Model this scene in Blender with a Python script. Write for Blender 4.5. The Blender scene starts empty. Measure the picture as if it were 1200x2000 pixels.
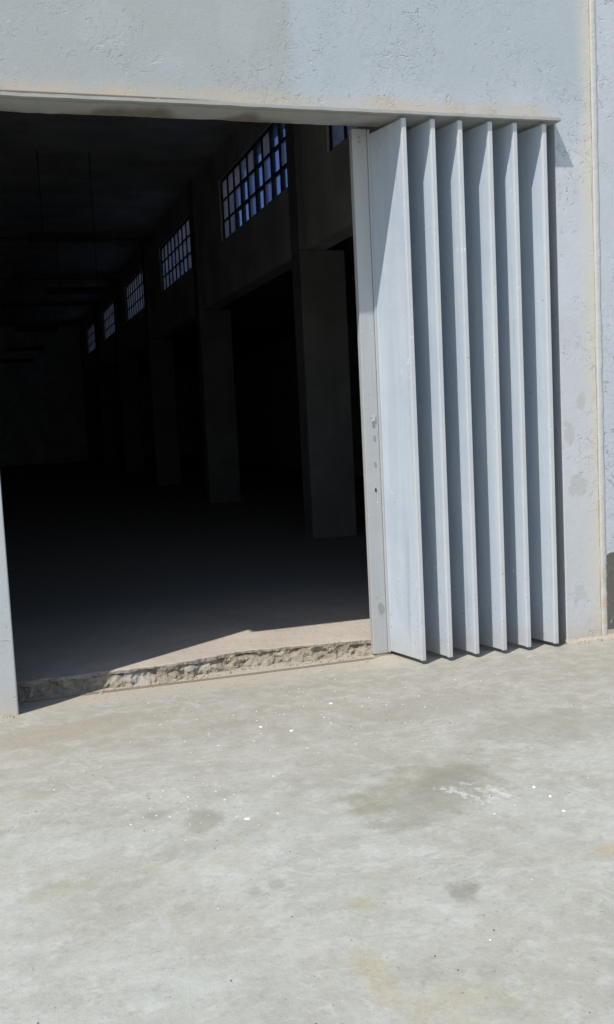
import bpy, bmesh, math, random
from mathutils import Vector, noise, Matrix
S = bpy.context.scene
COL = S.collection
random.seed(7)
R = math.radians

# ------------------------------------------------------------------ node helper
class NT:
    def __init__(self, name):
        self.m = bpy.data.materials.new(name); self.m.use_nodes = True
        self.t = self.m.node_tree; self.t.nodes.clear()
        self.out = self.n('ShaderNodeOutputMaterial')
        self.pos = self.n('ShaderNodeNewGeometry').outputs['Position']
    def n(self, k, **a):
        x = self.t.nodes.new(k)
        for i, v in a.items(): setattr(x, i, v)
        return x
    def set(self, sock, v):
        if v is None: return
        if hasattr(v, 'is_output'): self.t.links.new(v, sock)
        elif isinstance(v, (tuple, list)) and sock.type == 'RGBA' and len(v) == 3: sock.default_value = (*v, 1)
        else: sock.default_value = v
    def math(self, op, a, b=None, clamp=False):
        x = self.n('ShaderNodeMath', operation=op, use_clamp=clamp)
        self.set(x.inputs[0], a); self.set(x.inputs[1], b); return x.outputs[0]
    def mul(self, a, b): return self.math('MULTIPLY', a, b)
    def add(self, a, b): return self.math('ADD', a, b)
    def vmath(self, op, a, b=None):
        x = self.n('ShaderNodeVectorMath', operation=op)
        self.set(x.inputs[0], a); self.set(x.inputs[1], b)
        return x.outputs['Value' if op in ('LENGTH', 'DOT_PRODUCT') else 'Vector']
    def mapv(self, loc=(0,0,0), rot=(0,0,0), scale=(1,1,1), v=None):
        x = self.n('ShaderNodeMapping'); self.set(x.inputs[0], v or self.pos)
        x.inputs[1].default_value = loc; x.inputs[2].default_value = rot; x.inputs[3].default_value = scale
        return x.outputs[0]
    def noise(self, scale, detail=4, rough=.55, v=None, dist=0, off=None):
        x = self.n('ShaderNodeTexNoise')
        v = v or self.pos
        if off: v = self.mapv(loc=(off, off*1.7, off*.6), v=v)
        self.set(x.inputs['Vector'], v); x.inputs['Scale'].default_value = scale
        x.inputs['Detail'].default_value = detail; x.inputs['Roughness'].default_value = rough
        x.inputs['Distortion'].default_value = dist
        return x.outputs[0]
    def voro(self, scale, feat='F1', v=None, rnd=1):
        x = self.n('ShaderNodeTexVoronoi', feature=feat)
        self.set(x.inputs['Vector'], v or self.pos); x.inputs['Scale'].default_value = scale
        x.inputs['Randomness'].default_value = rnd
        return x.outputs['Distance']
    def step(self, f, a, b):      # smooth 0..1 between a and b (a may exceed b)
        x = self.n('ShaderNodeMapRange', interpolation_type='SMOOTHSTEP')
        self.set(x.inputs[0], f)
        if a < b: x.inputs[1].default_value, x.inputs[2].default_value = a, b
        else:
            x.inputs[1].default_value, x.inputs[2].default_value = b, a
            x.inputs[3].default_value, x.inputs[4].default_value = 1, 0
        return x.outputs[0]
    def lin(self, f, a, b, c=0, d=1):
        x = self.n('ShaderNodeMapRange'); self.set(x.inputs[0], f)
        for i, v in enumerate((a, b, c, d)): x.inputs[i+1].default_value = v
        return x.outputs[0]
    def mix(self, f, a, b, mode='MIX'):
        x = self.n('ShaderNodeMix', data_type='RGBA', blend_type=mode)
        self.set(x.inputs[0], f); self.set(x.inputs[6], a); self.set(x.inputs[7], b); return x.outputs[2]
    def xyz(self):
        x = self.n('ShaderNodeSeparateXYZ'); self.set(x.inputs[0], self.pos); return x.outputs
    def blob(self, c, r, rot=(0,0,0), wob=.5, nscale=4, soft=.35, off=0):
        v = self.vmath('SUBTRACT', self.pos, c)
        v = self.mapv(rot=rot, v=v); v = self.vmath('DIVIDE', v, r)
        l = self.vmath('LENGTH', v)
        nz = self.noise(nscale, 5, .6, off=off or 1.3)
        l = self.add(l, self.math('MULTIPLY_ADD', nz, wob*2) if False else self.mul(self.math('SUBTRACT', nz, .5), wob*3))
        return self.step(l, 1+soft, 1-soft)
    def bump(self, h, dist, strength=1, prev=None):
        x = self.n('ShaderNodeBump'); self.set(x.inputs['Height'], h)
        x.inputs['Distance'].default_value = dist; x.inputs['Strength'].default_value = strength
        if prev: self.set(x.inputs['Normal'], prev)
        return x.outputs[0]
    def bsdf(self, col, rough=.8, normal=None, metal=0, spec=.3):
        p = self.n('ShaderNodeBsdfPrincipled')
        self.set(p.inputs['Base Color'], col); self.set(p.inputs['Roughness'], rough)
        p.inputs['Metallic'].default_value = metal; p.inputs['Specular IOR Level'].default_value = spec
        if normal: self.set(p.inputs['Normal'], normal)
        self.t.links.new(p.outputs[0], self.out.inputs[0]); return self.m

# ------------------------------------------------------------------ materials
def m_plaster(name, base, warm=True, patch=False):
    k = NT(name); X, Y, Z = k.xyz()
    big = k.noise(.9, 5, .6); mid = k.noise(4.5, 5, .6, off=3)
    c = k.mix(k.step(big, .35, .68), base, tuple(v*f for v, f in zip(base, (.93, .93, .90))))
    c = k.mix(k.mul(k.step(mid, .45, .7), .35), c, tuple(min(1, v*1.08) for v in base))
    # paint layers: contour edges of a warped noise field, only here and there
    nzv = k.n('ShaderNodeTexNoise'); k.set(nzv.inputs['Vector'], k.pos); nzv.inputs['Scale'].default_value = 6; nzv.inputs['Detail'].default_value = 5
    wv = k.vmath('ADD', k.pos, k.mapv(scale=(.22,.22,.22), v=nzv.outputs['Color']))
    ln = k.noise(9, 6, .62, dist=.6, off=11); l2 = k.noise(19, 5, .62, dist=.5, off=15)
    where = k.step(k.noise(2.0, 4, .6, off=21), .46, .60)
    where2 = k.step(k.noise(2.6, 4, .6, off=27), .50, .60)
    layer = k.add(k.mul(k.step(ln, .565, .572), -.55), k.mul(k.step(ln, .44, .433), .6))
    layer = k.add(k.mul(layer, where), k.mul(k.mul(k.add(k.step(l2, .615, .623), k.mul(k.step(l2, .37, .363), -1)), .6), where2))
    ed = k.voro(7.5, 'DISTANCE_TO_EDGE', v=wv); ed2 = k.voro(17, 'DISTANCE_TO_EDGE', v=wv)
    crk = k.mul(k.step(ed, .035, .012), k.mul(where, k.step(k.noise(14, 3, .5, off=5), .53, .60)))
    crk = k.math('MAXIMUM', crk, k.mul(k.step(ed2, .05, .02), k.mul(where2, k.step(k.noise(21, 3, .5, off=6), .56, .62))))
    grain = k.noise(85, 3, .6); lump = k.noise(26, 5, .65, off=8)
    c = k.mix(k.mul(crk, .50), c, (.30, .29, .27))
    c = k.mix(k.mul(k.step(k.noise(55, 3, .6, off=31), .66, .74), .35), c, tuple(v*.72 for v in base))
    c = k.mix(k.mul(k.step(lump, .35, .7), .16), c, tuple(v*.80 for v in base))
    if warm:
        # light falloff put into the colour: greyer high up and left of the doorway
        falloff = k.math('MAXIMUM', k.step(k.add(Z, k.mul(k.noise(1.6, 5, .6, off=41), .9)), 3.5, 4.1), k.step(X, .4, .2))
        c = k.mix(k.mul(falloff, k.step(Z, .0, .1)), c, k.mix(mid, (.445, .49, .515), (.505, .545, .57)))
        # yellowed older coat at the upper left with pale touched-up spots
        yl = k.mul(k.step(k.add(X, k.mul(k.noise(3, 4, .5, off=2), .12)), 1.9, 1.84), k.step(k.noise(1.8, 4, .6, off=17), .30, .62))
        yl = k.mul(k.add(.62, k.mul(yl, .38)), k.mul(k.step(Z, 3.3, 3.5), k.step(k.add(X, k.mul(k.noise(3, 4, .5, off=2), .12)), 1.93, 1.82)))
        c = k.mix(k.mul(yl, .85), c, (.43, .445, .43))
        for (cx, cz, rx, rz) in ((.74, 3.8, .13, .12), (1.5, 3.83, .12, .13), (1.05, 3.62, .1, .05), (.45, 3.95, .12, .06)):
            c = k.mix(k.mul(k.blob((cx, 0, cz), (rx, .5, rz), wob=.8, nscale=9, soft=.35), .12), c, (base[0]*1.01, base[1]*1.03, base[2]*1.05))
        # rusty tide line just above the door head
        n1 = k.noise(7, 6, .7, off=4)
        tl = k.mul(k.step(k.add(Z, k.mul(k.noise(5, 5, .6, v=k.mapv(scale=(1,1,.2))), -.10)), 3.475, 3.385), k.step(Z, 3.3, 3.36))
        tl = k.mul(tl, k.step(X, 3.6, 3.35))
        c = k.mix(k.mul(tl, k.lin(n1, .3, .7, .15, .85)), c, (.60, .50, .36))
        dk = k.mul(k.mul(k.step(Z, 3.429, 3.421), k.step(Z, 3.39, 3.40)), k.mul(k.step(X, 1.5, 1.0), k.step(k.noise(9, 5, .7, off=9), .28, .42)))
        c = k.mix(k.mul(dk, .85), c, (.16, .11, .07))
        # cream bleeding beside the joint
        cr = k.step(k.add(X, k.mul(k.noise(3.5, 5, .6, v=k.mapv(scale=(1,1,.35))), .16)), 3.76, 3.90)
        c = k.mix(k.mul(cr, .8), c, (.70, .65, .53))
        # bare grey spots low on the pier
        for (cx, cz, rx, rz, o) in ((3.60, 1.40, .045, .075, 2), (3.665, 1.05, .065, .07, 6), (3.70, 1.60, .03, .05, 9), (3.66, .32, .05, .05, 4)):
            c = k.mix(k.mul(k.blob((cx, 0, cz), (rx, .5, rz), wob=.95, nscale=16, soft=.06, off=o), .75), c, (.50, .50, .48))
        # dust splashed up from the ground
        du = k.mul(k.step(k.add(Z, k.mul(k.noise(6, 4, .6, off=7), -.22)), .10, -.12), .8)
        c = k.mix(du, c, (.55, .49, .38))
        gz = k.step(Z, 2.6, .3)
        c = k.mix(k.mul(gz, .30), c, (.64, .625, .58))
    if patch:
        pm = k.mul(k.step(k.add(X, k.mul(k.noise(22, 4, .6), .045)), 3.890, 3.896), k.step(k.add(Z, k.mul(k.noise(16, 4, .6), .07)), .605, .597))
        pm = k.mul(pm, k.step(k.add(Z, k.mul(k.noise(16, 4, .6, off=2), .05)), .075, .082))
        pm = k.mul(pm, k.step(k.add(X, k.mul(k.noise(6, 5, .65), .35)), 4.42, 4.41))
        g = k.mix(k.noise(24, 5, .7), (.10, .092, .08), (.20, .19, .17))
        g = k.mix(k.mul(k.step(k.noise(38, 3, .5, v=k.mapv(scale=(1,1,.4))), .66, .72), .7), g, (.6, .58, .54))
        c = k.mix(k.step(k.add(Z, k.mul(k.noise(9, 4, .6), .08)), .14, .10), c, (.50, .46, .38))
        c = k.mix(pm, c, g)
    h = k.add(k.add(k.mul(layer, .9), k.mul(crk, -.9)), k.add(k.mul(grain, .24), k.mul(lump, .32)))
    if patch: h = k.add(h, k.mul(pm, -2.5))
    nrm = k.bump(h, .0065, .6)
    return k.bsdf(c, .9, nrm, spec=.15)

def m_ground():
    k = NT('yard_concrete'); X, Y, Z = k.xyz()
    sv = k.mapv(scale=(1, 1.35, 1), rot=(0, 0, R(-20)))
    a = k.noise(.8, 6, .6); b = k.noise(2.6, 7, .68, v=sv, dist=.4); d = k.noise(9, 6, .65, off=5); f = k.noise(45, 5, .7); ff = k.noise(130, 2, .5)
    c = k.mix(k.step(b, .28, .70), (.325, .325, .28), (.425, .43, .392))
    c = k.mix(k.mul(k.step(a, .42, .65), .5), c, (.33, .315, .26))
    c = k.mix(k.mul(k.step(d, .48, .70), .55), c, (.47, .48, .45))
    c = k.mix(k.mul(k.step(k.noise(22, 6, .7, off=51), .54, .68), .38), c, (.25, .245, .21))
    c = k.mix(k.mul(k.step(k.noise(4, 7, .72, off=14, v=sv), .48, .74), .55), c, (.235, .23, .185))
    c = k.mix(k.mul(k.step(k.noise(3.1, 6, .7, off=24), .55, .72), .50), c, (.37, .335, .225))
    c = k.mix(k.mul(k.step(k.noise(15, 6, .72, off=34, v=sv), .55, .70), .45), c, (.245, .24, .205))
    # pinkish dusty apron near the building, greener cement further out
    ap = k.step(k.add(Y, k.mul(k.noise(1.6, 5, .6, off=3), 1.8)), -1.6, .5)
    c = k.mix(k.mul(ap, .60), c, k.mix(k.step(d, .35, .65), (.285, .25, .205), (.36, .325, .28)))
    dust = k.mul(k.step(k.add(Y, k.mul(k.noise(5, 6, .65, off=6), .42)), .06, .32), .75)
    c = k.mix(dust, c, (.42, .375, .30))
    # floated swirls
    sw = k.noise(1.3, 3, .5, off=12, dist=1.2); rg = k.math('SINE', k.mul(sw, 95))
    c = k.mix(k.mul(k.mul(k.step(rg, .6, 1.0), k.step(k.noise(1.7, 4, .6, off=18), .48, .62)), .25), c, (.50, .50, .47))
    # damp and dirt stains of their own outline
    for (cx, cy, rx, ry, rot, w, col, o) in (
        (1.64, -2.02, .36, .24, -25, .60, (.215, .20, .15), 3),
        (1.76, -1.92, .22, .10, -28, .45, (.20, .185, .145), 16),
        (1.36, -2.03, .09, .18, 10, .45, (.22, .195, .13), 5),
        (1.36, -2.85, .05, .07, 30, .60, (.16, .155, .125), 7),
        (.92, -3.22, .06, .15, -5, .45, (.38, .315, .19), 8),
        (1.04, -3.40, .12, .07, 0, .35, (.38, .32, .21), 2),
        (1.99, -2.78, .06, .05, 0, .55, (.44, .33, .19), 4),
        (.665, -1.93, .07, .11, 15, .55, (.20, .185, .14), 6),
        (.50, -1.80, .05, .05, 15, .5, (.21, .195, .155), 9),
        (.80, -2.57, .035, .04, 0, .45, (.21, .20, .165), 10),
        (.72, -2.58, .02, .03, 0, .45, (.21, .20, .165), 11),
        (2.55, -1.5, .45, .22, 10, .5, (.245, .23, .185), 12),
        (2.2, -.9, .5, .2, -10, .35, (.25, .23, .19), 18),
        (.25, -.45, .55, .16, -6, .45, (.29, .245, .175), 13),
        (1.05, -.75, .16, .06, 0, .45, (.24, .22, .185), 15)):
        c = k.mix(k.mul(k.mul(k.blob((cx, cy, 0), (rx, ry, 1), rot=(0, 0, R(rot)), wob=.95, nscale=9, soft=.4, off=o), k.lin(d, .35, .65, .6, 1.2)), w), c, col)
    # white scraped rim by the big stain
    rim = k.mul(k.blob((1.80, -2.12, 0), (.13, .10, 1), rot=(0, 0, R(30)), wob=1.2, nscale=14, soft=.2, off=3), k.step(k.noise(24, 5, .7, v=k.mapv(scale=(1, .5, 1), rot=(0,0,R(40)))), .48, .60))
    c = k.mix(k.mul(rim, .6), c, (.58, .58, .55))
    c = k.mix(k.lin(f, .3, .7, 0, .26), c, (.19, .185, .155))
    c = k.mix(k.mul(k.step(ff, .60, .72), .16), c, (.56, .55, .51))
    c = k.mix(k.mul(k.step(k.noise(60, 2, .5, off=44), .70, .74), .55), c, (.16, .15, .13))
    ed = k.voro(1.1, 'DISTANCE_TO_EDGE', v=k.vmath('ADD', k.pos, k.mapv(scale=(.35,.35,.35), v=k.pos)))
    h = k.add(k.add(k.mul(f, .45), k.mul(d, .9)), k.add(k.mul(ff, .28), k.mul(b, 1.2)))
    c = k.mix(1, c, (1.05, 1.065, 1.07), 'MULTIPLY')
    return k.bsdf(c, .92, k.bump(h, .012, .36), spec=.12)

def m_floor():
    k = NT('hall_floor_concrete'); X, Y, Z = k.xyz()
    a = k.noise(1.5, 6, .65); b = k.noise(12, 6, .65, off=3); f = k.noise(55, 4, .7)
    top = k.mix(k.step(a, .3, .7), (.40, .35, .29), (.49, .435, .37))
    top = k.mix(k.mul(k.step(b, .5, .7), .4), top, (.47, .41, .34))
    top = k.mix(k.mul(k.step(k.noise(40, 3, .5, off=9), .66, .72), .6), top, (.22, .15, .10))
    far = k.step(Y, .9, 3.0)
    top = k.mix(far, top, (.26, .245, .225))      # indoor dimness put into the slab colour, darker away from the doorway
    brk = k.mix(k.step(b, .3, .7), (.24, .205, .155), (.38, .335, .265))
    brk = k.mix(k.step(f, .5, .7), brk, (.22, .195, .15))
    brk = k.mix(k.mul(k.blob((1.12, .38, .05), (.08, .2, .04), wob=.9, nscale=18, soft=.4), .6), brk, (.38, .37, .35))
    brk = k.mix(k.mul(k.blob((.72, .3, .03), (.08, .2, .04), wob=.9, nscale=18, soft=.4, off=6), .5), brk, (.40, .40, .40))
    g = k.n('ShaderNodeNewGeometry'); s = k.n('ShaderNodeSeparateXYZ'); k.set(s.inputs[0], g.outputs['True Normal'])
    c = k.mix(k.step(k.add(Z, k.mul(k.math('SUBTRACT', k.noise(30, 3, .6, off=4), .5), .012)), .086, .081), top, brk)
    c = k.mix(k.mul(k.step(k.noise(26, 4, .6, off=19), .60, .70), .45), c, (.24, .19, .14))
    h = k.add(k.mul(b, 1.), k.mul(f, .6))
    return k.bsdf(c, .95, k.bump(h, .016, .7), spec=.1)

def m_paint(name, base, streak=.5, grime=.5):
    k = NT(name); X, Y, Z = k.xyz()
    st = k.noise(14, 5, .6, v=k.mapv(scale=(1, 1, .06))); a = k.noise(1.7, 4, .6, off=3); f = k.noise(60, 3, .6)
    c = k.mix(k.mul(k.step(st, .40, .7), streak), base, tuple(min(1, v*f2) for v, f2 in zip(base, (1.16, 1.13, 1.07))))
    c = k.mix(k.mul(k.step(a, .5, .75), streak*.6), c, tuple(v*f2 for v, f2 in zip(base, (.82, .86, .93))))
    fl = k.noise(75, 3, .6, v=k.mapv(scale=(1, 1, .35)), off=17)
    c = k.mix(k.mul(k.mul(k.step(fl, .665, .69), k.step(k.noise(2.6, 3, .5, off=29), .50, .60)), .9), c, (.86, .88, .9))
    sp = k.noise(30, 4, .6, off=13)
    c = k.mix(k.mul(k.step(sp, .70, .735), grime), c, (.22, .19, .15))
    low = k.mul(k.step(k.noise(42, 5, .7, off=33), .58, .66), k.step(Z, .9, .05))
    c = k.mix(k.mul(low, .55), c, (.30, .27, .22))
    run = k.noise(20, 4, .6, v=k.mapv(scale=(1, 1, .035)), off=37)
    c = k.mix(k.mul(k.step(run, .60, .72), .38), c, tuple(v*.62 for v in base))
    du = k.mul(k.step(k.add(Z, k.mul(k.noise(8, 4, .6), -.28)), .10, -.15), .6)
    c = k.mix(du, c, (.50, .48, .43))
    if base[0] < .52:
        c = k.mix(k.mul(k.blob((2.335, .29, .30), (.022, .1, .05), wob=.8, nscale=25, soft=.2), .7), c, (.27, .27, .26))
    return k.bsdf(c, k.lin(st, .3, .7, .45, .62), k.bump(k.add(k.mul(k.noise(3.3, 3, .5, off=43), 2.2), k.mul(f, .14)), .008, .45), spec=.35)

def m_ledge():
    k = NT('stained_ledge_paint'); X, Y, Z = k.xyz()
    n = k.noise(3.2, 5, .6, v=k.mapv(scale=(1, 1.5, 1))); a = k.noise(10, 5, .65, off=4); f = k.noise(50, 3, .6)
    c = k.mix(a, (.31, .32, .295), (.43, .44, .41))
    # brown mould creeping forward from the inner edge in tongues
    tong = k.step(k.add(k.mul(Y, 3.2), k.mul(k.math('SUBTRACT', k.noise(2.4, 3, .5, v=k.mapv(scale=(1, .15, 1)), off=7), .5), 2.6)), .22, .75)
    tong = k.mul(tong, k.step(X, 2.9, 2.3))
    c = k.mix(k.mul(tong, .9), c, k.mix(a, (.12, .10, .075), (.26, .23, .19)))
    ln = k.mul(k.step(k.math('ABSOLUTE', k.math('SUBTRACT', k.add(Y, k.mul(n, .10)), .012)), .009, .003), .45)
    c = k.mix(ln, c, (.14, .13, .11))
    ln2 = k.mul(k.step(k.math('ABSOLUTE', k.math('SUBTRACT', k.add(Y, k.mul(a, .03)), -.04)), .006, .002), .5)
    c = k.mix(ln2, c, (.2, .19, .17))
    gr = k.mul(k.step(Y, -.078, -.084), .75)
    c = k.mix(gr, c, k.mix(a, (.36, .355, .335), (.52, .515, .49)))
    c = k.mix(k.mul(k.step(k.noise(16, 5, .7, off=8), .60, .70), .45), c, (.40, .31, .21))
    return k.bsdf(c, .85, k.bump(k.add(a, k.mul(f, .4)), .005, .4), spec=.15)

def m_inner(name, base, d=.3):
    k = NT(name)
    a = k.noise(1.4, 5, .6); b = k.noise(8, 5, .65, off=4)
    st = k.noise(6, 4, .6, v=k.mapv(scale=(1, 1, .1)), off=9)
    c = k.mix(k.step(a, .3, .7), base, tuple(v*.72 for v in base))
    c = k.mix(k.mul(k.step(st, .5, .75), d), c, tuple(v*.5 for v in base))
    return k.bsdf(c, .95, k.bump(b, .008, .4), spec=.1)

def m_plain(name, col, rough=.8, var=.25, metal=0, sc=30):
    k = NT(name); n = k.noise(sc, 4, .6)
    c = k.mix(n, tuple(v*(1-var) for v in col), tuple(min(1, v*(1+var)) for v in col))
    return k.bsdf(c, rough, k.bump(n, .003, .3), metal=metal)

def m_glass(name, tint, haze):
    k = NT(name)
    tr = k.n('ShaderNodeBsdfTransparent'); k.set(tr.inputs[0], tint)
    gl = k.n('ShaderNodeBsdfGlossy'); gl.inputs['Roughness'].default_value = .08; k.set(gl.inputs[0], (.8, .85, .9))
    fr = k.n('ShaderNodeFresnel'); fr.inputs[0].default_value = 1.45
    mx = k.n('ShaderNodeMixShader'); k.set(mx.inputs[0], k.mul(fr.outputs[0], .6))
    k.t.links.new(tr.outputs[0], mx.inputs[1]); k.t.links.new(gl.outputs[0], mx.inputs[2])
    tl = k.n('ShaderNodeBsdfTranslucent'); k.set(tl.inputs[0], (.46, .46, .50))
    m2 = k.n('ShaderNodeMixShader')
    k.set(m2.inputs[0], k.lin(k.noise(5, 4, .6), .3, .7, haze*.7, min(1, haze*1.3)))
    k.t.links.new(mx.outputs[0], m2.inputs[1]); k.t.links.new(tl.outputs[0], m2.inputs[2])
    k.t.links.new(m2.outputs[0], k.out.inputs[0]); return k.m

M = dict(
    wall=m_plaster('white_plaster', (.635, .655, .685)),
    wall2=m_plaster('white_plaster_adjoining', (.595, .62, .66), warm=False, patch=True),
    ground=m_ground(), floor=m_floor(),
    leaf=m_paint('blue_white_steel_paint', (.50, .56, .625), .7, .7),
    post=m_paint('cream_white_steel_paint', (.455, .465, .465), .35, .7),
    edge=m_paint('grey_white_edge_paint', (.58, .60, .61), .3, .8),
    ledge=m_ledge(),
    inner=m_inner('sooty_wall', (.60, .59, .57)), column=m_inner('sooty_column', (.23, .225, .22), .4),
    ceil=m_inner('sooty_ceiling', (.62, .61, .59)), back=m_inner('far_wall', (.80, .82, .84)),
    frame=m_plain('black_window_steel', (.02, .021, .024), .6),
    glass=m_glass('blue_glass', (.68, .78, 1.0), .03), smeared=m_glass('smeared_glass', (.58, .66, .96), .30), dusty=m_glass('dusty_glass', (.25, .30, .42), .85),
    lamp=m_plain('dull_lamp_metal', (.035, .035, .04), .8), rail=m_plain('rusty_rail', (.24, .19, .13), .8),
    dark=m_plain('black_hole', (.012, .012, .012), .9), smudge=m_plain('worn_grey', (.33, .33, .33), .9),
    lock=m_plain('lock_metal', (.50, .51, .48), .5), joint=None,
    flake=m_plain('white_paint_chip', (.80, .80, .77), .8, .08), pebble=m_plain('dark_grit', (.15, .13, .11), .9, .4),
    rubble=m_plain('pale_rubble', (.42, .37, .29), .95, .3), roof=m_plain('roof_felt', (.16, .15, .14), .9),
    mortar=m_plain('spilt_mortar', (.62, .58, .50), .9, .15))
def m_joint():
    k = NT('cream_joint_filler'); X, Y, Z = k.xyz()
    a = k.noise(9, 5, .65); s = k.noise(5, 5, .6, v=k.mapv(scale=(1, 1, .3)), off=3)
    c = k.mix(a, (.58, .575, .54), (.65, .65, .63))
    c = k.mix(k.mul(k.step(s, .5, .68), .6), c, (.62, .55, .41))
    c = k.mix(k.mul(k.step(Z, 1.3, .1), k.step(k.noise(14, 5, .7, off=5), .42, .58)), c, (.60, .50, .36))
    return k.bsdf(c, .9, k.bump(a, .012, .6), spec=.15)
M['joint'] = m_joint()
def m_crack():
    k = NT('rusty_crack'); X, Y, Z = k.xyz(); a = k.noise(9, 5, .7, v=k.mapv(scale=(1, 1, .5)))
    return k.bsdf(k.mix(k.step(a, .42, .6), (.60, .53, .41), (.36, .27, .17)), .95)
M['crack'] = m_crack()

# ------------------------------------------------------------------ mesh helpers
def link(name, bm, mats, parent=None, smooth=False):
    me = bpy.data.meshes.new(name); bm.normal_update(); bm.to_mesh(me); bm.free()
    for m in (mats if isinstance(mats, (list, tuple)) else [mats]): me.materials.append(m)
    if smooth:
        for p in me.polygons: p.use_smooth = True
    o = bpy.data.objects.new(name, me); COL.objects.link(o)
    if parent: o.parent = parent
    return o
def box(bm, x0, x1, y0, y1, z0, z1, bev=0, seg=2, mi=0):
    r = bmesh.ops.create_cube(bm, size=1)
    vs = r['verts']
    for v in vs:
        v.co = Vector((x0+(v.co.x+.5)*(x1-x0), y0+(v.co.y+.5)*(y1-y0), z0+(v.co.z+.5)*(z1-z0)))
    fs = {f for v in vs for f in v.link_faces}
    for f in fs: f.material_index = mi
    if bev:
        es = list({e for v in vs for e in v.link_edges})
        bmesh.ops.bevel(bm, geom=es, offset=bev, segments=seg, affect='EDGES', profile=.5)
def bx(name, dims, mat, parent=None, bev=0):
    bm = bmesh.new(); box(bm, *dims, bev=bev); return link(name, bm, mat, parent)
def cyl(bm, a, b, r, n=10):
    a, b = Vector(a), Vector(b); d = b-a
    q = d.to_track_quat('Z', 'Y').to_matrix().to_4x4()
    bmesh.ops.create_cone(bm, cap_ends=True, segments=n, radius1=r, radius2=r, depth=d.length, matrix=Matrix.Translation((a+b)/2) @ q)
def thing(name, label, cat, loc=(0,0,0), group=None):
    o = bpy.data.objects.new(name, None); COL.objects.link(o); o.location = loc; o.empty_display_size = .2
    tag(o, label, cat, group); return o
def tag(o, label=None, cat=None, group=None, kind=None):
    if label: o['label'] = label
    if cat: o['category'] = cat
    if group: o['group'] = group
    if kind: o['kind'] = kind
    return o
def frange(a, b, s):
    n = max(1, round((b-a)/s)); return [a+(b-a)*i/n for i in range(n+1)]
def grid(name, xs, ys, zf, mat, parent=None):
    bm = bmesh.new(); V = [[bm.verts.new(zf(x, y)) for x in xs] for y in ys]
    for j in range(len(ys)-1):
        for i in range(len(xs)-1): bm.faces.new((V[j][i], V[j][i+1], V[j+1][i+1], V[j+1][i]))
    return link(name, bm, mat, parent, True)

# ------------------------------------------------------------------ ground
def gz(x, y):
    z = (noise.noise(Vector((x*.8, y*.8, 3)))*.006 + noise.noise(Vector((x*3, y*3, 8)))*.002)
    if y > -.25 and -.2 < x < 2.3:                 # slight hollow worn in front of the threshold
        z -= .014*min(1, (y+.25)/.4)
    if x > 2.35 and y > -.5: z -= .008
    return z if abs(x) < 9 and abs(y) < 9 else 0
xs = [-150, -60, -25, -12, -8, -5, -3] + frange(-1.5, 4.6, .05) + [6, 8, 12, 25, 60, 150]
ys = [-150, -60, -25, -12, -8] + frange(-5.6, .7, .05) + [2, 5, 12, 30, 60, 150]
g = grid('ground', xs, ys, lambda x, y: (x, y, gz(x, y)), M['ground'])
tag(g, 'worn grey concrete yard with damp stains in front of the building', 'ground', kind='structure')

# ------------------------------------------------------------------ hall floor with its broken front edge
def lerp_pts(pts, x):
    if x <= pts[0][0]: return pts[0][1]
    for (a, b), (c, d) in zip(pts, pts[1:]):
        if x <= c: return b+(d-b)*(x-a)/(c-a)
    return pts[-1][1]
EDGE = [(-8, .215), (-.02, .36), (.3, .365), (.62, .365), (.85, .375), (1.07, .395), (1.25, .455), (1.44, .495), (1.8, .455), (2.1, .40), (2.3, .38), (3.6, .40)]
def fz(y): return .088 + .062*min(1, max(0, (y-1.5)/5))
bm = bmesh.new()
fx = [-8, -4, -1, -.3] + frange(-.05, 2.6, .008) + [2.8, 3.2, 3.6, 5, 8]
rows = []
for x in fx:
    e = lerp_pts(EDGE, x); ins = -.1 < x < 2.7
    A = 1 if ins else 0
    n = lambda s, o: noise.noise(Vector((x*s, o, o*1.3)))*A
    e += .022*n(6, 1) + .012*n(19, 4) + .005*n(47, 4)
    lip = max(.008, .022 + .020*n(5, 9) + .008*n(23, 2))
    col = []
    NF = 13
    for q in range(NF):
        t = q/(NF-1); z = -.03 + t*(.088-lip+.03)
        v3 = Vector((x*13, z*16, 4.2)); v4 = Vector((x*34, z*40, 9.1)); v5 = Vector((x*80, z*90, 2.2))
        push = (.055*noise.noise(v3) + .026*noise.noise(v4) + .012*noise.noise(v5))*A*(1-.25*t)
        talus = -.055*(1-t)**1.3
        under = .004*t
        col.append((e + talus + under + push*.75, z + .004*n(33, q)))
    col += [(e-.002+.005*n(40, 14), .088-lip+.003), (e, .081+.003*n(30, 3)), (e+.012, .088+.0015*n(15, 3)), (e+.05, .088+.002*n(11, 5)),
           (e+.15, .088), (e+.3, .088), (.95, .088), (1.2, .088), (1.5, .088), (3, fz(3)), (6.5, fz(6.5)), (15, .15), (36.6, .15)]
    rows.append([bm.verts.new((x, y, z)) for y, z in col])
for a, b in zip(rows, rows[1:]):
    for j in range(len(a)-1): bm.faces.new((a[j], b[j], b[j+1], a[j+1]))
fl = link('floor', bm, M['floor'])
tag(fl, 'raised hall floor slab with a crumbling broken front edge', 'floor', kind='structure')

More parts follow.
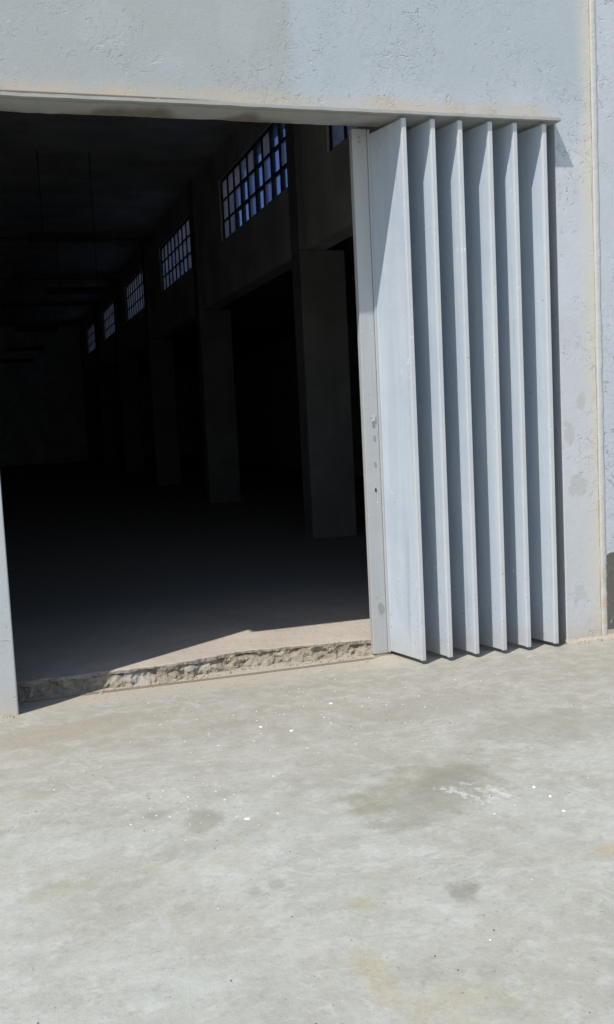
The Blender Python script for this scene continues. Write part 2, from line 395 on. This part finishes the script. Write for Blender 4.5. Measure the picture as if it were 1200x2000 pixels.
# ------------------------------------------------------------------ building
XR, XC, ZL = 3.547, 3.591, 3.37
B = thing('warehouse_building', 'white plastered warehouse with a wide open doorway into a dark hall', 'building')
bm = bmesh.new()
out = [(-9, -.03), (0, -.03), (0, ZL+.036), (XR, ZL+.036), (XR, -.03), (3.825, -.03), (3.825, 6.5), (-9, 6.5)]
f = bm.faces.new([bm.verts.new((x, 0, z)) for x, z in out])
r = bmesh.ops.extrude_face_region(bm, geom=[f])
bmesh.ops.translate(bm, verts=[v for v in r['geom'] if isinstance(v, bmesh.types.BMVert)], vec=(0, .2, 0))
bmesh.ops.recalc_face_normals(bm, faces=bm.faces)
es = [e for e in bm.edges if all(abs(v.co.y) < 1e-4 for v in e.verts) and
      (all(abs(v.co.x-XR) < 1e-4 for v in e.verts) or all(abs(v.co.x) < 1e-4 for v in e.verts))]
bmesh.ops.bevel(bm, geom=es, offset=.010, segments=3, affect='EDGES', profile=.5)
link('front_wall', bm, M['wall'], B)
# ledge over the doorway
bm = bmesh.new()
lx = frange(.004, XR-.002, .03)
prof = [(-.088, ZL+.0), (-.088, ZL+.017), (.195, ZL+.034), (.195, ZL)]
vs = []
for x in lx:
    w = .003*noise.noise(Vector((x*1.3, 2, 0)))+.0028*noise.noise(Vector((x*9, 2, 0))); w2 = .010*noise.noise(Vector((x*4, 5, 1)))+.006*noise.noise(Vector((x*15, 5, 1)))
    vs.append([bm.verts.new((x, y+(w2 if i == 3 else 0), z+w)) for i, (y, z) in enumerate(prof)])
for a, b in zip(vs, vs[1:]):
    for i in range(4): bm.faces.new((a[i], a[(i+1) % 4], b[(i+1) % 4], b[i]))
bm.faces.new(vs[0]); bm.faces.new(list(reversed(vs[-1])))
bmesh.ops.recalc_face_normals(bm, faces=bm.faces)
tag(link('door_ledge', bm, M['ledge'], B), 'stained concrete ledge along the top of the doorway')
# vertical joint strip with its crack
bm = bmesh.new(); zz = frange(0, 6.5, .05); prev = None
for z in zz:
    w = .004*noise.noise(Vector((0, z*3, 1))); w2 = .006*noise.noise(Vector((4, z*6, 1)))+.004*noise.noise(Vector((4, z*21, 1)))
    lean = .0
    p = [bm.verts.new((x, y, z)) for x, y in ((3.822+w, .01), (3.824+w, -.001), (3.834+w, -.003), (3.852+w2, -.0035), (3.864+w2, -.001), (3.878+w2*1.5, .012))]
    if prev:
        for i in range(5): bm.faces.new((prev[i], prev[i+1], p[i+1], p[i]))
    prev = p
bmesh.ops.recalc_face_normals(bm, faces=bm.faces)
link('joint_strip', bm, M['joint'], B, True)
bm = bmesh.new(); prev = None
for z in frange(0.01, 6.5, .02):
    w = .007*noise.noise(Vector((0, z*2.3, 5)))+.003*noise.noise(Vector((0, z*14, 5))); t = .0012+.0035*max(0, noise.noise(Vector((3, z*4, 2))))
    p = [bm.verts.new((3.814+w+dx, y, z)) for dx, y in ((-t, .001), (-t*.5, -.0025), (t*.5, -.0025), (t, .001))]
    if prev:
        for i in range(3): bm.faces.new((prev[i], prev[i+1], p[i+1], p[i]))
    prev = p
bmesh.ops.recalc_face_normals(bm, faces=bm.faces)
link('joint_crack', bm, M['crack'], B)
# hall shell
YE, ZC = 36.5, 5.75
bx('back_wall', (-8, 8.3, YE, YE+.3, -.03, 6.5), M['back'], B)
bx('side_wall', (-8.3, -8, .2, YE+.3, -.03, 6.5), M['inner'], B)
bx('ceiling', (-8, XC+.25, .2, YE, ZC, ZC+.25), M['ceil'], B)
bx('aisle_wall', (8, 8.3, .2, YE, -.03, 3.95), M['inner'], B)
bx('aisle_roof', (XC+.25, 8.3, .2, YE, 3.75, 3.95), M['roof'], B)
# arcade wall above the openings, with window holes
Y1, BAY, WR, ZB, ZT = 6.055, 5.96, 3.70, 4.367, 5.30
wins = [(.34, 4.21)] + [(Y1+BAY*i, WR) for i in range(5)]
bm = bmesh.new()
X0, X1 = XC, XC+.25
box(bm, X0, X1, .2, YE, 3.52, ZB); box(bm, X0, X1, .2, YE, ZT, ZC)
edges = [.2] + [v for w, wr in wins for v in (w, w+wr)] + [YE]
for a, b in zip(edges[::2], edges[1::2]): box(bm, X0, X1, a, b, ZB, ZT)
link('arcade_wall', bm, M['inner'], B)
for i in range(6):
    y = Y1+BAY*i
    bm = bmesh.new()
    y -= .29
    box(bm, XC-.09, XC+.47, y-.34, y, .05, 3.515, bev=.018)
    box(bm, XC-.09, XC-.002, y-.34, y, 3.515, ZC-.002, bev=.012)
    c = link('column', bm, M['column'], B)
for i in range(1, 5):
    y = Y1+BAY*i+3.95+.8
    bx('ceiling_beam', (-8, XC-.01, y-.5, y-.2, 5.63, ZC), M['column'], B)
# windows
NC, NRW = 9, 3
PANES = ('001010022', '101010122', '002021222')      # bottom, middle, top row: 0 clear, 1 smeared, 2 dusty
for k, (w, WR) in enumerate(wins):
    fr = bmesh.new(); xa, xb = XC+.03, XC+.105
    t = .028
    box(fr, xa, xb, w, w+t, ZB, ZT); box(fr, xa, xb, w+WR-t, w+WR, ZB, ZT)
    box(fr, xa, xb, w+t, w+WR-t, ZB, ZB+t); box(fr, xa, xb, w+t, w+WR-t, ZT-t, ZT)
    for c in range(1, NC):
        yc = w+WR*c/NC; box(fr, xa+.004, xb-.006, yc-.015, yc+.015, ZB+t, ZT-t)
    for q in range(1, NRW):
        zc = ZB+(ZT-ZB)*q/NRW
        for c in range(NC):
            box(fr, xa+.008, xb-.012, w+WR*c/NC+(.028 if c == 0 else .015), w+WR*(c+1)/NC-(.028 if c == NC-1 else .015), zc-.013, zc+.013)
    wo = link('window', fr, M['frame'], B)
    gp = bmesh.new(); rnd = random.Random(k*13+5)
    for c in range(NC):
        for q in range(NRW):
            ya, yb = w+WR*c/NC+.010, w+WR*(c+1)/NC-.010
            za, zb = ZB+(ZT-ZB)*q/NRW+.009, ZB+(ZT-ZB)*(q+1)/NRW-.009
            dusty = int(PANES[q][c]) if k < 2 else (2 if rnd.random() < .3+.2*k else 1)
            xo = xa+.026; tilt = rnd.uniform(-.004, .004)
            f0 = len(gp.faces)
            box(gp, xo, xo+.004, ya, yb, za, zb, mi=dusty)
    link('glass_panes', gp, [M['glass'], M['smeared'], M['dusty']], wo)

# adjoining wall to the right of the joint
N_ = thing('adjoining_wall', 'bluish white wall right of the cream joint with a bare grey patch at its foot', 'wall')
bx('wall_face', (3.832, 14, .004, .35, -.03, 6.5), M['wall2'], N_)

# ------------------------------------------------------------------ folding door pushed to the right
D = thing('folding_door', 'pale blue steel folding door pushed open into a stack on the right', 'door')
LX = [2.466, 2.653, 2.840, 3.040, 3.219, 3.423]
SK = [.23, .22, .21, .23, .23, .27]
def leaf(xf, sk, jit):
    bm = bmesh.new(); L = .365; z0, z1 = .018, 3.352
    th = .020
    box(bm, 0, th, 0, L, z0, z1, bev=.003)
    me_shear(bm, sk, jit); return bm
def me_shear(bm, sk, jit):
    for v in bm.verts:
        v.co.x -= sk*v.co.y
        v.co.x += jit*(v.co.z/3.4)*.010 + .003*noise.noise(Vector((jit*9, v.co.y*2, v.co.z*.8)))
for i, (xf, sk) in enumerate(zip(LX, SK)):
    jit = [0, .3, -.2, .3, -.3, .1][i]
    # sheet subdivided along its height so that it can be very slightly wavy
    bm = leaf(xf, sk, jit)
    bmesh.ops.bisect_plane(bm, geom=bm.verts[:]+bm.edges[:]+bm.faces[:], plane_co=(0, 0, 1.1), plane_no=(0, 0, 1))
    bmesh.ops.bisect_plane(bm, geom=bm.verts[:]+bm.edges[:]+bm.faces[:], plane_co=(0, 0, 2.2), plane_no=(0, 0, 1))
    lf = link('door_panel', bm, M['leaf'], D); lf.location = (xf, -.06, 0)
    # folded steel lip along the free edge
    bm = bmesh.new()
    box(bm, -.0045, .0245, -.004, .017, .016, 3.353, bev=.0035, seg=3)
    me_shear(bm, sk, jit)
    link('edge_lip', bm, M['edge'], lf)
    # hinge knuckles hidden far back are left off; sheet stiffener on the shaded side
    bm = bmesh.new(); box(bm, .0225, .036, .06, .10, .05, 3.32, bev=.003); me_shear(bm, sk, jit)
    link('stiffener', bm, M['leaf'], lf)
# the flat lock post that closes the stack
bm = bmesh.new(); box(bm, 2.272, 2.372, .29, .345, .004, 3.384, bev=.004)
P_ = link('door_post', bm, M['post'], D)
bm = bmesh.new(); box(bm, 2.3735, 2.392, .280, .335, .006, 3.38, bev=.006, seg=3)
link('post_bead', bm, M['post'], P_)
# seal on the inner side of the post
bm = bmesh.new(); yf = .2885
box(bm, 2.326, 2.352, yf-.004, yf+.001, 1.538, 1.580, bev=.0015)
box(bm, 2.330, 2.347, yf-.0075, yf-.0045, 1.544, 1.575, bev=.001)
box(bm, 2.322, 2.3255, yf-.006, yf+.001, 1.536, 1.544); box(bm, 2.322, 2.3255, yf-.006, yf+.001, 1.566, 1.574)
link('lock_plate', bm, M['lock'], P_)
def ring(name, pts, r, mat):
    bm = bmesh.new()
    for (x, z) in pts: cyl(bm, (x, yf+.001, z), (x, yf-.003, z), r, 12)
    return link(name, bm, mat, P_)
ring('screw_head', [(2.337, 1.517), (2.334, 1.512)], .006, M['smudge'])
ring('screw_head', [(2.338, 1.447), (2.337, 1.436), (2.338, 1.424)], .0055, M['smudge'])
ring('screw_head', [(2.336, 1.272), (2.336, 1.256)], .0055, M['smudge'])
ring('screw_head', [(2.318, 3.33), (2.32, 3.30)], .007, M['smudge'])
bm = bmesh.new(); box(bm, 2.328, 2.3375, yf-.002, yf+.001, 1.083, 1.106, bev=.001); link('keyhole', bm, M['dark'], P_)
# track let into the cement
bm = bmesh.new(); prev = None
for x in frange(.02, 2.38, .04):
    z = gz(x, .262); w = .002*noise.noise(Vector((x*3, 1, 1)))
    p = [bm.verts.new((x, .262+w+dy, z+dz)) for dy, dz in ((-.017, -.004), (-.016, .004), (-.009, .005), (-.006, -.001), (.006, -.001), (.009, .006), (.016, .005), (.017, -.004))]
    if prev:
        for i in range(7): bm.faces.new((prev[i], p[i], p[i+1], prev[i+1]))
    prev = p
bmesh.ops.recalc_face_normals(bm, faces=bm.faces)
link('floor_track', bm, M['rail'], D)

# ------------------------------------------------------------------ unlit strip lamps in the hall
spec = [(.64, 1.91, 9.96, 4.50), (1.23, 2.55, 16.03, 4.50), (.72, 1.93, 24.2, 4.50), (.56, 1.85, 31.2, 4.48), (.35, 1.62, 35.3, 4.34)]
lab = ['nearest dark strip lamp hanging on rods from the hall ceiling', 'second strip lamp into the hall, hung right of the others beside the windows',
       'middle strip lamp of the five hanging in the dark hall', 'fourth strip lamp into the hall, just short of the pale end wall', 'farthest strip lamp, hanging right in front of the pale end wall']
for (xa, xb, y, z), l in zip(spec, lab):
    t = thing('strip_lamp', l, 'lamp', ((xa+xb)/2, y, z), 'unlit strip lamps hanging in the hall')
    h = (xb-xa)/2
    bm = bmesh.new()
    prof = [(-.05, -.02), (-.085, -.07), (.085, -.07), (.05, -.02), (.035, .05), (-.035, .05)]
    a = [bm.verts.new((-h, p, q)) for p, q in prof]; b = [bm.verts.new((h, p, q)) for p, q in prof]
    bm.faces.new(a); bm.faces.new(list(reversed(b)))
    for i in range(6): bm.faces.new((a[i], b[i], b[(i+1) % 6], a[(i+1) % 6]))
    bmesh.ops.recalc_face_normals(bm, faces=bm.faces)
    body = link('lamp_body', bm, M['lamp'], t)
    bm = bmesh.new()
    for s in (-.035, .035): cyl(bm, (-h+.03, s, -.082), (h-.03, s, -.082), .013, 8)
    link('tube', bm, M['lamp'], body)
    for s in (-.5, .5):
        bm = bmesh.new(); cyl(bm, (s*h*1.2, 0, .05), (s*h*1.2, 0, ZC-z-.001), .007, 8); link('rod', bm, M['lamp'], t)

# ------------------------------------------------------------------ litter
def chip(bm, x, y, z, r, flat=.12, n=6):
    a0 = random.random()*6.3; el = random.uniform(.45, 1); rot = random.random()*3.14
    lo, hi = [], []
    for i in range(n):
        a = a0+i*2*math.pi/n; q = r*random.uniform(.65, 1.1)
        px, py = q*math.cos(a), q*el*math.sin(a)
        px, py = px*math.cos(rot)-py*math.sin(rot), px*math.sin(rot)+py*math.cos(rot)
        lo.append(bm.verts.new((x+px, y+py, z))); hi.append(bm.verts.new((x+px*.85, y+py*.85, z+r*flat*random.uniform(.7, 1.5)+.0015)))
    bm.faces.new(hi); bm.faces.new(list(reversed(lo)))
    for i in range(n): bm.faces.new((lo[i], lo[(i+1) % n], hi[(i+1) % n], hi[i]))
bm = bmesh.new(); n = 0
while n < 240:
    c = random.random()
    if c < .45: x, y = random.gauss(1.75, .45), random.gauss(-.75, .38)
    elif c < .6: x, y = random.gauss(.75, .15), random.gauss(-1.75, .18)
    elif c < .75: x, y = random.gauss(1.1, .25), random.gauss(-1.0, .25)
    else: x, y = random.uniform(-.3, 3.3), random.uniform(-3.2, -.05)
    if y > .1 or x < -.6: continue
    chip(bm, x, y, gz(x, y)-.0005, random.choice((.002, .0025, .003, .004, .0055))); n += 1
bmesh.ops.recalc_face_normals(bm, faces=bm.faces)
tag(link('paint_crumbs', bm, M['flake']), 'tiny white paint crumbs scattered over the grey concrete yard', 'crumbs', kind='stuff')
bm = bmesh.new(); n = 0
while n < 380:
    c = random.random()
    if c < .35: x, y = random.uniform(.0, 2.4), random.gauss(.10, .10)
    elif c < .6: x, y = random.uniform(-.3, 3.2), random.gauss(-.8, .5)
    else: x, y = random.uniform(-.4, 3.2), random.uniform(-3.6, 0)
    if y > .24: continue
    chip(bm, x, y, gz(x, y)-.001, random.choice((.0015, .002, .0022, .003, .0036)), .6, 5); n += 1
bmesh.ops.recalc_face_normals(bm, faces=bm.faces)
tag(link('grit', bm, M['pebble']), 'dark grit strewn over the grey concrete yard', 'grit', kind='stuff')
bm = bmesh.new()
for i in range(900):
    c = random.random()
    if c < .55:
        x = random.uniform(.35, 2.27); y = lerp_pts(EDGE, x)-.06-abs(random.gauss(0, .035))
        z = gz(x, y)
    elif c < .8: x, y = random.uniform(3.53, 4.6), -abs(random.gauss(.01, .035)); z = gz(x, y)
    else: x, y = random.uniform(-.9, .03), -abs(random.gauss(.01, .03)); z = gz(x, y)-.003
    if .235 < y < .285: continue
    chip(bm, x, y, z-.002, random.choice((.003, .004, .005, .007, .012)), random.uniform(.4, .9), 6)
bmesh.ops.recalc_face_normals(bm, faces=bm.faces)
tag(link('rubble', bm, M['rubble']), 'crumbled mortar gathered along the foot of the threshold and walls', 'rubble', kind='stuff')
bm = bmesh.new(); prev = None                       # mortar fillet at the foot of the right pier
for x in frange(3.535, 5.2, .02):
    w = .022+.012*noise.noise(Vector((x*7, 1, 2)))+.006*noise.noise(Vector((x*25, 1, 2)))
    p = [bm.verts.new((x, .006, w*.9)), bm.verts.new((x, -w*.45, w*.45-.004)), bm.verts.new((x, -w*1.6, -.016))]
    if prev:
        for i in range(2): bm.faces.new((prev[i], prev[i+1], p[i+1], p[i]))
    prev = p
bmesh.ops.recalc_face_normals(bm, faces=bm.faces)
link('mortar_fillet', bm, M['rubble'], N_, True)
for (x, y, r) in ((2.041, -2.152, .014), (2.05, -2.267, .012), (1.195, -.854, .012), (1.324, -.982, .014), (.84, -1.99, .013), (2.02, -2.42, .010), (1.66, -.62, .012)):
    bm = bmesh.new(); chip(bm, 0, 0, 0, r, .14, 7); bmesh.ops.recalc_face_normals(bm, faces=bm.faces)
    o = link('paint_flake', bm, M['flake']); o.location = (x, y, gz(x, y)-.0005)
    tag(o, 'larger white paint flake lying on the grey concrete yard', 'paint flake', 'white paint flakes on the yard')

# ------------------------------------------------------------------ light, sky, camera
sd = Vector((1.48, 1, -3.0)).normalized()
L = bpy.data.lights.new('sun', 'SUN'); L.energy = 3.9; L.angle = R(.53); L.color = (1, .968, .925)
lo = bpy.data.objects.new('sun', L); COL.objects.link(lo); lo.rotation_euler = sd.to_track_quat('-Z', 'Y').to_euler()
lo.location = (-6, -6, 14)
W = bpy.data.worlds.new('World'); S.world = W; W.use_nodes = True
nt = W.node_tree; sky = nt.nodes.new('ShaderNodeTexSky'); sky.sky_type = 'NISHITA'; sky.sun_disc = False
sky.sun_elevation = math.asin(-sd.z); sky.sun_rotation = math.atan2(-sd.x, -sd.y)
bg = nt.nodes['Background']; bg.inputs[1].default_value = .12
nt.links.new(sky.outputs[0], bg.inputs[0])

yaw, pit, rol, F, Dd = R(17.1217), R(-5.5635), R(-2.8168), 1931.5, 5.7347
fwd = Vector((math.sin(yaw)*math.cos(pit), math.cos(yaw)*math.cos(pit), math.sin(pit)))
rt = Vector((math.cos(yaw), -math.sin(yaw), 0)); up = rt.cross(fwd)
c, s = math.cos(rol), math.sin(rol); rt, up = c*rt+s*up, -s*rt+c*up
cam = bpy.data.cameras.new('camera'); co = bpy.data.objects.new('camera', cam); COL.objects.link(co)
m3 = Matrix((rt, up, -fwd)).transposed()
co.matrix_world = Matrix.Translation((0, -Dd, 1.6)) @ m3.to_4x4()
cam.sensor_fit = 'VERTICAL'; cam.sensor_height = 36; cam.lens = F/2000*36; cam.clip_end = 500; cam.clip_start = .05
S.camera = co
S.view_settings.view_transform = 'Standard'; S.view_settings.look = 'None'; S.view_settings.gamma = 1
S.view_settings.exposure = .13; S.view_settings.use_curve_mapping = False
S.cycles.use_denoising = True; S.cycles.max_bounces = 10; S.cycles.diffuse_bounces = 8
